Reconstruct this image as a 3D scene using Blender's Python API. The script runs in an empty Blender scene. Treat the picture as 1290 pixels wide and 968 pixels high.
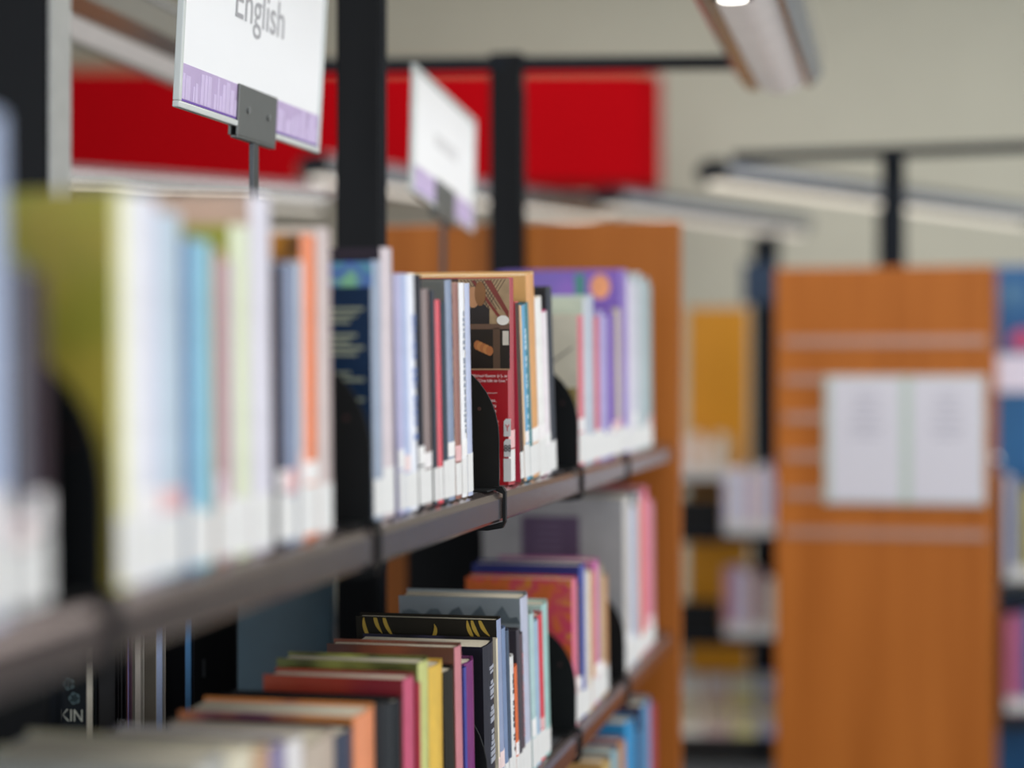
import bpy, math, random
from mathutils import Vector
random.seed(7)
S = bpy.context.scene
COL = S.collection
R = math.radians
EYE = 1.35                      # height of the lens above the floor

# ------------------------------------------------------------------ camera
cam_d = bpy.data.cameras.new('camera')
cam = bpy.data.objects.new('camera', cam_d)
COL.objects.link(cam)
cam.location = (0, 0, EYE)
cam.rotation_euler = (R(90), 0, math.atan(495 / 2290))
cam_d.sensor_width = 36
cam_d.lens = 36 * 2290 / 1290
cam_d.shift_y = -6 / 1290
cam_d.clip_start = 0.05
cam_d.dof.use_dof = True
cam_d.dof.focus_distance = 1.95
cam_d.dof.aperture_fstop = 1.65
S.camera = cam

# ------------------------------------------------------------------ light
S.view_settings.view_transform = 'Standard'
S.view_settings.look = 'None'
S.view_settings.gamma = 1
S.view_settings.use_curve_mapping = False
S.view_settings.exposure = 0.0
W = bpy.data.worlds.new('sky'); S.world = W
W.use_nodes = True
W.node_tree.nodes['Background'].inputs[0].default_value = (0.72, 0.84, 1.0, 1)
W.node_tree.nodes['Background'].inputs[1].default_value = 1.0

def area(name, loc, rot, sx, sy, power, col=(1, 1, 1)):
    l = bpy.data.lights.new(name, 'AREA'); l.shape = 'RECTANGLE'
    l.size, l.size_y, l.energy, l.color = sx, sy, power, col
    o = bpy.data.objects.new(name, l); COL.objects.link(o)
    o.location = loc; o.rotation_euler = rot
    return o
# daylight through the tall windows of the right wall and of the wall behind
area('window_right_offscreen', (4.12, 1.5, 1.9), (0, R(90), 0), 2.4, 8.0, 140, (1.0, 0.98, 0.95))
area('window_rear_offscreen', (-0.3, -3.12, 1.9), (R(90), 0, 0), 6.0, 2.4, 85, (0.95, 0.97, 1.0))
# the hall's overhead lighting, at ceiling height above the frame
area('ceiling_lighting_offscreen', (0.0, 4.6, 4.15), (0, 0, 0), 6.0, 8.0, 290, (1.0, 0.98, 0.95))

# ------------------------------------------------------------------ helpers
def lin(h):
    v = [x / 255 for x in h] if isinstance(h, tuple) else [int(h[i:i + 2], 16) / 255 for i in (0, 2, 4)]
    return tuple(x / 12.92 if x <= .04045 else ((x + .055) / 1.055) ** 2.4 for x in v) + (1,)

MATS = {}
def mat(h, rough=.4, metal=0., vary=.06, scale=60., name=None, emit=0., coat=0., art=None, tone=1., spec=.5):
    key = (h, rough, metal, vary, scale, emit, coat, art, tone, spec)
    if key in MATS: return MATS[key]
    m = bpy.data.materials.new(name or 'surface_' + h); m.use_nodes = True
    nt = m.node_tree; b = nt.nodes['Principled BSDF']
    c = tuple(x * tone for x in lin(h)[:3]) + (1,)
    tc = nt.nodes.new('ShaderNodeTexCoord')
    n = nt.nodes.new('ShaderNodeTexNoise'); n.inputs['Scale'].default_value = scale
    n.inputs['Detail'].default_value = 3
    nt.links.new(tc.outputs['Object'], n.inputs['Vector'])
    r = nt.nodes.new('ShaderNodeValToRGB')
    r.color_ramp.elements[0].position = .3; r.color_ramp.elements[1].position = .7
    r.color_ramp.elements[0].color = tuple(x * (1 - vary) for x in c[:3]) + (1,)
    r.color_ramp.elements[1].color = tuple(min(1, x * (1 + vary)) for x in c[:3]) + (1,)
    if art:                       # printed colour patches
        n.inputs['Scale'].default_value = art[0]
        r.color_ramp.elements[0].position = .36; r.color_ramp.elements[1].position = .64
        r.color_ramp.elements[0].color = c
        r.color_ramp.elements[1].color = lin(art[-1])
        for i, q in enumerate(art[1:-1]):
            e = r.color_ramp.elements.new(.36 + .28 * (i + 1) / (len(art) - 1)); e.color = lin(q)
    nt.links.new(n.outputs['Fac'], r.inputs['Fac'])
    nt.links.new(r.outputs['Color'], b.inputs['Base Color'])
    b.inputs['Roughness'].default_value = rough
    b.inputs['Metallic'].default_value = metal
    b.inputs['Specular IOR Level'].default_value = spec
    b.inputs['Coat Weight'].default_value = coat
    b.inputs['Coat Roughness'].default_value = .12
    if emit:
        b.inputs['Emission Color'].default_value = c
        b.inputs['Emission Strength'].default_value = emit
    MATS[key] = m
    return m

def wood(h, h2, name):
    m = bpy.data.materials.new(name); m.use_nodes = True
    nt = m.node_tree; b = nt.nodes['Principled BSDF']
    tc = nt.nodes.new('ShaderNodeTexCoord'); mp = nt.nodes.new('ShaderNodeMapping')
    mp.inputs['Scale'].default_value = (14, 14, .7)
    n = nt.nodes.new('ShaderNodeTexNoise'); n.inputs['Scale'].default_value = 1.6; n.inputs['Detail'].default_value = 5
    r = nt.nodes.new('ShaderNodeValToRGB')
    r.color_ramp.elements[0].position = .3; r.color_ramp.elements[1].position = .72
    r.color_ramp.elements[0].color = lin(h); r.color_ramp.elements[1].color = lin(h2)
    nt.links.new(tc.outputs['Object'], mp.inputs[0]); nt.links.new(mp.outputs[0], n.inputs['Vector'])
    nt.links.new(n.outputs['Fac'], r.inputs['Fac']); nt.links.new(r.outputs['Color'], b.inputs['Base Color'])
    b.inputs['Roughness'].default_value = .5
    b.inputs['Specular IOR Level'].default_value = .3
    return m

BLACK = mat('0b0c0f', .45, .0, .05, name='black_powder_coat', spec=.18)
NAVY = mat('0b121b', .5, .0, .05, name='blue_black_paint', spec=.18)
BOOKEND = mat('0e1012', .45, .0, .05, name='black_bookend_steel', spec=.22)
LIP = mat('857876', .2, .85, .05, 30, name='shelf_lip_steel')
SHELFTOP = mat('55565a', .4, .4, .05, 30, name='shelf_top_steel')
OAK = wood((164, 90, 22), (186, 108, 38), 'beech_veneer')
PAGE = mat('e6dcc6', .8, 0, .06, 300, name='page_paper')
WHITE = mat((229, 228, 226), .5, 0, .02, name='white_sticker')
ALU = mat((184, 180, 176), .22, .85, .03, name='satin_aluminium')
STEEL = mat('9a9c9e', .3, .9, .03, name='brushed_steel')

def link(name, me, m, parent=None):
    o = bpy.data.objects.new(name, me); COL.objects.link(o)
    if m is not None and not me.materials:
        for x in (m if isinstance(m, (list, tuple)) else [m]): me.materials.append(x)
    if parent is not None: o.parent = parent
    return o

def tag(o, label, cat, group=None, kind=None):
    if label: o['label'] = label
    if cat: o['category'] = cat
    if group: o['group'] = group
    if kind: o['kind'] = kind
    return o

def empty(name, loc, rot=(0, 0, 0)):
    o = bpy.data.objects.new(name, None); COL.objects.link(o)
    o.location = loc; o.rotation_euler = rot; o.empty_display_size = .05
    return o

def boxes(bs):
    v, f = [], []
    for x0, x1, y0, y1, z0, z1 in bs:
        k = len(v)
        v += [(x0, y0, z0), (x1, y0, z0), (x1, y1, z0), (x0, y1, z0), (x0, y0, z1), (x1, y0, z1), (x1, y1, z1), (x0, y1, z1)]
        f += [tuple(k + i for i in q) for q in ((3, 2, 1, 0), (4, 5, 6, 7), (0, 1, 5, 4), (1, 2, 6, 5), (2, 3, 7, 6), (3, 0, 4, 7))]
    me = bpy.data.meshes.new('box'); me.from_pydata(v, [], f); me.update()
    return me

def bevel(o, w, seg=2):
    b = o.modifiers.new('bevel', 'BEVEL'); b.width = w; b.segments = seg; b.limit_method = 'ANGLE'
    return o

def box(name, m, parent, x0, x1, y0, y1, z0, z1, bv=0):
    o = link(name, boxes([(x0, x1, y0, y1, z0, z1)]), m, parent)
    if bv: bevel(o, bv)
    return o

def prism(poly, axis, a, b):
    """extrude a closed polygon along an axis from a to b; poly holds the two other coordinates in xyz order"""
    def P(p, t):
        return {'x': (t, p[0], p[1]), 'y': (p[0], t, p[1]), 'z': (p[0], p[1], t)}[axis]
    n = len(poly)
    v = [P(p, a) for p in poly] + [P(p, b) for p in poly]
    f = [tuple(range(n))[::-1], tuple(range(n, 2 * n))] + [(i, (i + 1) % n, n + (i + 1) % n, n + i) for i in range(n)]
    me = bpy.data.meshes.new('prism'); me.from_pydata(v, [], f); me.update()
    import bmesh
    bm = bmesh.new(); bm.from_mesh(me); bmesh.ops.recalc_face_normals(bm, faces=bm.faces); bm.to_mesh(me); bm.free()
    return me

def text(name, body, size, m, parent, loc, rot, align='CENTER', sx=1.):
    cu = bpy.data.curves.new('t', 'FONT'); cu.body = body; cu.size = size; cu.align_x = align
    cu.extrude = .0002
    o = bpy.data.objects.new('t', cu); COL.objects.link(o)
    me = bpy.data.meshes.new_from_object(o.evaluated_get(bpy.context.evaluated_depsgraph_get()))
    bpy.data.objects.remove(o)
    me.materials.clear()
    t = link(name, me, m, parent); t.location = loc; t.rotation_euler = rot; t.scale.x = sx
    return t

# ------------------------------------------------------------------ the room
def struct(name, bs, m):
    o = link(name, boxes(bs), m); o['kind'] = 'structure'
    return o
WALL = mat('d2cfbe', .8, 0, .02, 4, name='warm_grey_wall_paint')
struct('floor', [(-7, 4, -3, 11, -.1, 0)], mat('55585c', .9, 0, .12, 90, name='grey_carpet'))
struct('ceiling', [(-7, 4, -3, 11, 4.2, 4.3)], mat('dcdad2', .85, 0, .02, 4, name='ceiling_white'))
struct('wall_far', [(-7, 4, 10.4, 10.5, 0, 4.2)], WALL)
struct('wall_left', [(-7.1, -7, -3, 10.5, 0, 4.2)], WALL)
# right wall and rear wall carry tall windows
def window_wall(name, horizontal, fixed, a0, a1, n):
    bs = []
    def seg(p, q, z0, z1):
        bs.append((p, q, fixed, fixed + .1, z0, z1) if horizontal else (fixed, fixed + .1, p, q, z0, z1))
    seg(a0, a1, 0, .65); seg(a0, a1, 3.15, 4.2)
    w = (a1 - a0) / n
    for i in range(n + 1):
        c = a0 + i * w
        seg(max(a0, c - .12), min(a1, c + .12), .65, 3.15)
    return struct(name, bs, WALL)
window_wall('wall_right', False, 4.0, -3, 10.5, 6)
window_wall('wall_rear', True, -3.1, -7, 4, 5)

# the red bulkhead hung high on the far side
red_bulk = empty('red_bulkhead', (-2.7, 8.75, 0), (0, 0, math.atan(495 / 2290)))
def rrect(w0, w1, d0, d1, r, n=8):
    p = [(w0, d0)]
    for i in range(n + 1):
        a = -math.pi / 2 + math.pi / 2 * i / n
        p.append((w1 - r + r * math.cos(a), d0 + r + r * math.sin(a)))
    return p + [(w1, d1), (w0, d1)]
link('painted_face', prism(rrect(-3.2, 1.56, 0, .6, .22), 'z', EYE + .985, EYE + 1.545), mat('b0000c', .9, 0, .03, 3, name='red_paint', spec=.1), red_bulk)
box('blur_fringe', mat('9c7a5c', .6, name='blur_fringe_brown'), red_bulk, -3.2, 1.5, .02, .6, EYE + 1.545, EYE + 1.60)  # added brown strip that paints the blurred fringe between red and beige
tag(red_bulk, 'long bright red bulkhead with a rounded end high before the far wall', 'bulkhead')

# ------------------------------------------------------------------ the near bookcase
CX = -.74                       # centre line of the double-sided case
XF = -.425                      # front of the aisle-side shelves
ZU, ZM, ZL, ZB = EYE - .12, EYE - .47, EYE - .82, EYE - 1.17
PY = (0.50, 1.435, 2.43, 3.38)   # upright posts
case = empty('bookcase', (CX, 1.9, 0))
def wx(o, ):                    # children are modelled in world metres
    o.location = (-CX, -1.9, 0); return o
def cpart(name, me, m): return wx(link(name, me, m, case))
for y in PY:
    p = cpart('upright_post', boxes([(CX - .031, CX + .031, y - .018, y + .018, 0, EYE + .62)]), BLACK); bevel(p, .003)
    sl = link('slotted_rail', boxes([(CX + .0312, CX + .0335, y - .012, y - .004, .1, EYE + .55), (CX + .0312, CX + .0335, y + .004, y + .012, .1, EYE + .55)]), NAVY, p)
al = cpart('grey_post_strip', boxes([(CX + .0338, CX + .0362, PY[1] - .019, PY[1] + .019, ZU + .02, EYE + .6)]), mat('a4a4a0', .4, .3))  # light grey strip on one post's aisle face, ending above the top shelf
# shelves with a folded front lip, one per bay, level and side
def shelf(side, y0, y1, z):
    x_in, x_out = CX + side * .04, CX + side * (.74 - .425)
    k = side
    pr = [(x_in, z), (x_out - k * .012, z), (x_out - k * .004, z - .003), (x_out, z - .009), (x_out, z - .030), (x_out - k * .004, z - .034),
          (x_out - k * .018, z - .034), (x_out - k * .018, z - .026), (x_out - k * .008, z - .024), (x_out - k * .008, z - .012), (x_in, z - .012)]
    o = cpart('shelf', prism(pr, 'y', y0 + .002, y1 - .002), LIP)
    t = link('shelf_mat', boxes([(min(x_in, x_out - k * .016), max(x_in, x_out - k * .016), y0 + .003, y1 - .003, z - .0005, z + .0004)]), SHELFTOP, o)
    for yy in (y0 + .004, y1 - .006):          # folded side brackets that hang the shelf on the post
        q = [(x_in, z), (x_in, z - .11), (x_in + k * .02, z - .11), (x_in + k * .2, z - .013), (x_in + k * .2, z)]
        link('bracket', prism(q, 'y', yy, yy + .002), BLACK, o)
for i in range(3):
    for z in (ZU, ZM, ZL, ZB):
        shelf(1, PY[i], PY[i + 1], z); shelf(-1, PY[i], PY[i + 1], z)
ep = cpart('end_panel', boxes([(CX - .325, CX + .325, 3.405, 3.435, 0, EYE + .298)]), OAK); bevel(ep, .003)
link('edge_band', boxes([(CX + .3252, CX + .3262, 3.405, 3.435, 0, EYE + .295)]), OAK, ep)
# arms over the aisles that carry the lamps
def arm(parent, p, q, z, hh=.011, conv=None):
    d = Vector((q[0] - p[0], q[1] - p[1])); n = Vector((-d.y, d.x)).normalized() * .018
    poly = [(p[0] + n.x, p[1] + n.y), (p[0] - n.x, p[1] - n.y), (q[0] - n.x, q[1] - n.y), (q[0] + n.x, q[1] + n.y)]
    return link('lamp_arm', prism(poly, 'z', z - hh, z + hh), NAVY, parent)
wx(arm(case, (CX, 3.38), (-.312, 3.455), EYE + .60))
wx(arm(case, (CX, 3.38), (-1.215, 3.31), EYE + .60))
wx(arm(case, (CX, 1.435), (-1.215, 1.435), EYE + .60)); wx(arm(case, (CX, 1.435), (-.312, 1.435), EYE + .60))
tag(case, 'long double-sided black steel bookcase with a beech end panel, full of books', 'bookcase')
# perforated steel divider on the far side, seen through the gap
dv = empty('shelf_divider', (-.86, 2.12, ZM + .001))
o = box('plate', BLACK, dv, -.08, .055, 0, .003, 0, .31, .002)
for k in range(3):
    link('slot', boxes([(-.03 + .02 * k, -.027 + .02 * k, -.0008, 0, .16 - .03 * k, .182 - .03 * k)]), mat('3a3c40', .5), dv)
tag(dv, 'black steel divider plate with small slots on the far side of the case', 'divider')

dv = empty('shelf_divider', (-.80, 3.15, ZM + .001))
box('plate', BLACK, dv, -.075, .085, 0, .003, 0, .30, .002)
box('foot', BLACK, dv, -.075, .085, .003, .05, 0, .002)
tag(dv, 'plain black steel divider plate standing before the beech panel inside the case', 'divider')

# ------------------------------------------------------------------ lamps
def lamp(name, label, p, q, z, w=.15, h=.075, glow=2.2, dark='20242e', face='c9c4c0', group=None, pole=0.):
    """trough luminaire from p to q (floor coordinates), underside at height z"""
    d = Vector((q[0] - p[0], q[1] - p[1])); L = d.length
    e = empty(name, (p[0], p[1], z), (0, 0, math.atan2(d.y, d.x) - math.pi / 2))
    a = w / 2
    body = [(-a, h), (-a, .03), (-a + .012, .014), (-a + .03, .006), (a - .03, .006), (a - .012, .014), (a, .03), (a, h), (a - .03, h + .02), (-a + .03, h + .02)]
    link('housing', prism(body, 'y', 0, L), mat(dark, .3, .3), e)
    arcp = [(-a * .62 + a * 1.24 * i / 10, -.018 * math.sin(math.pi * i / 10) + .006) for i in range(11)]
    link('diffuser', prism(arcp + [(a * .62, .012), (-a * .62, .012)], 'y', .01, L + .002), mat(face, .45, 0, .1, 40, emit=glow), e)
    lw = [(-a - .004, h * .9), (-a - .004, .022), (-a + .016, -.003), (-a + .038, -.004), (-a + .034, .004), (-a, .026), (-a, h * .9)]
    link('side_wing', prism(lw, 'y', .0, L + .001), ALU, e)
    rw = [(a + .004, h * .9), (a + .004, .022), (a - .016, -.001), (a - .026, .0), (a - .02, .008), (a, .026), (a, h * .9)]
    link('side_wing', prism(rw, 'y', .0, L + .001), ALU, e)
    link('end_cap', prism(body, 'y', L + .0005, L + .006), mat('b8b4b0', .4), e)
    if pole: box('pole', NAVY, e, -.015, .015, L * pole - .015, L * pole + .015, -z, .004)
    tag(e, label, 'lamp', group)
    return e
l0 = lamp('aisle_lamp', 'trough lamp with metal side wings hanging over the aisle by the red bulkhead', (-.228, 2.0), (-.228, 3.42), EYE + .545, glow=.36)
cp = link('cable_ring', prism([(.028 * math.cos(i * math.pi / 8), .47 + .028 * math.sin(i * math.pi / 8)) for i in range(16)], 'z', -.03, -.008), BLACK, l0)
link('spot_bulb', prism([(.02 * math.cos(i * math.pi / 8), .47 + .02 * math.sin(i * math.pi / 8)) for i in range(16)], 'z', -.032, -.029), mat('fffaf0', .4, emit=4), l0)
lamp('aisle_lamp', 'trough lamp with bright white underside behind the large white sign', (-1.30, 1.52), (-1.30, 3.44), EYE + .56, glow=.5)

# ------------------------------------------------------------------ books
def spine_arc(th, bulge, off=0., n=4):
    return [(bulge * math.sin(math.pi * i / n) + off, -th / 2 + th * i / n) for i in range(n + 1)]

def make_book(desc, y0, th, H, Wd, xs, spine, cover, opt, zsh, shelf_name, group, far=False):
    lean = R(opt.get('lean', 0)); b = min(.0022, th * .16)
    bulge = min(.004, th * .12)
    e = empty('book', (xs - Wd if far else xs, y0 + .2 * math.tan(lean) + th / 2, zsh + th / 2 * math.sin(abs(lean)) + .0006), (lean, 0, math.pi if far else 0))
    # case: two boards and the rounded spine
    oa = spine_arc(th, bulge, -bulge); ia = [(x - b, y * (1 - 2 * b / th)) for x, y in oa]
    outer = [(-Wd, -th / 2)] + oa + [(-Wd, th / 2)]
    inner = [(-Wd, th / 2 - b)] + ia[::-1] + [(-Wd, -th / 2 + b)]
    poly = outer + inner
    n = len(poly); m = len(outer)
    v = [(x, y, 0) for x, y in poly] + [(x, y, H) for x, y in poly]
    f, mi = [], []
    for i in range(n):
        f.append((i, (i + 1) % n, n + (i + 1) % n, n + i)); mi.append(1 if 1 <= i < m - 2 else 0)
    for i in range(m - 1):      # top and bottom rims
        j = n - 1 - i
        f.append((n + i, n + i + 1, n + j - 1, n + j)); mi.append(0)
        f.append((i + 1, i, j, j - 1)); mi.append(0)
    me = bpy.data.meshes.new('book_case'); me.from_pydata(v, [], f); me.update()
    art = ART.get(opt.get('art'))
    for hexcol, sc_, a_ in ((cover, 25, art), (spine, 45, None)):
        matt = max(lin(hexcol)[:3]) < .09          # dark cloth bindings carry no gloss laminate
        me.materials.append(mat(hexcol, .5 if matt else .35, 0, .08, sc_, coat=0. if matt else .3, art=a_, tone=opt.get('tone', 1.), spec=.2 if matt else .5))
    me.polygons.foreach_set('material_index', mi)
    c = link('cover', me, None, e)
    pg = mat(opt['pg'], .7, 0, .05, 300) if 'pg' in opt else PAGE
    box('pages', pg, e, -Wd + .003, -b - bulge, -th / 2 + b, th / 2 - b, .003, H - .003)
    if not far and zsh > .5:
        lh = .030 + .012 * random.random()
        la = spine_arc(th * .96, bulge, -bulge + .0005)
        lb = [(x - .0008, y) for x, y in la][::-1]
        s = link('spine_label', prism(la + lb, 'z', .004, .004 + lh), WHITE, e)
        s['label'] = 'white shelf-mark sticker'
        if random.random() < .45:
            k = lh + .006
            link('genre_sticker', prism(la + lb, 'z', k, k + .012 + .01 * random.random()), mat(random.choice(['f0d8d6', 'f3eeee', 'e8b8b8', 'f4f2f0']), .5), e)
    if 'blocks' in opt:         # stamped marks down the spine
        z = H * .30; k = 0
        bm = mat(opt['blocks'], .4)
        while z < H * .86:
            hh = random.uniform(.0025, .006)
            ww = th * random.uniform(.10, .2)
            link('spine_mark', boxes([(-.0014, .0002, -ww, ww, z, z + hh)]), bm, e)
            z += hh + random.choice((.0012, .0016, .002, .008))
    tag(e, desc, 'book', group)
    return e
ART = {'olive': (9, (196, 176, 72), (174, 176, 64)), 'fire': (16, 'e8a030', '2c1a18'), 'navy': None, 'brown': (30, 'd8b880', '3c1c20'),
       'violet': (8, '7458b8', '8860c0'), 'orange': (8, 'e88c3c', '742058'), 'crimson': (7, 'a83828', 'b04a30'),
       'olive2': (9, '4c5224', 'b0b458'), 'brownred': (7, '9c5840', '5c3830'), 'paisley': (28, 'e0682c', 'd82c64', 'e08a20'), 'blacktext': (10, '1b1a22', '3a3850')}
BOOKS = {}
def row(data, z, shelf_name, group, far=False):
    for desc, y0, th, H, Wd, xs, sp, cv, opt in data:
        suffix = '' if far or 'shelf' in desc else ' on the ' + shelf_name
        words = (desc + suffix).split()
        lab = desc + suffix if len(words) <= 16 else desc
        BOOKS[desc] = make_book(lab, y0, th, H, Wd, xs, sp, cv, opt, z, shelf_name, group, far)
        BOOKS[desc]['_'] = 0; del BOOKS[desc]['_']
        if opt.get('art'): ARTED[opt['art']] = (BOOKS[desc], th, H, Wd)
ARTED = {}
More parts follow.
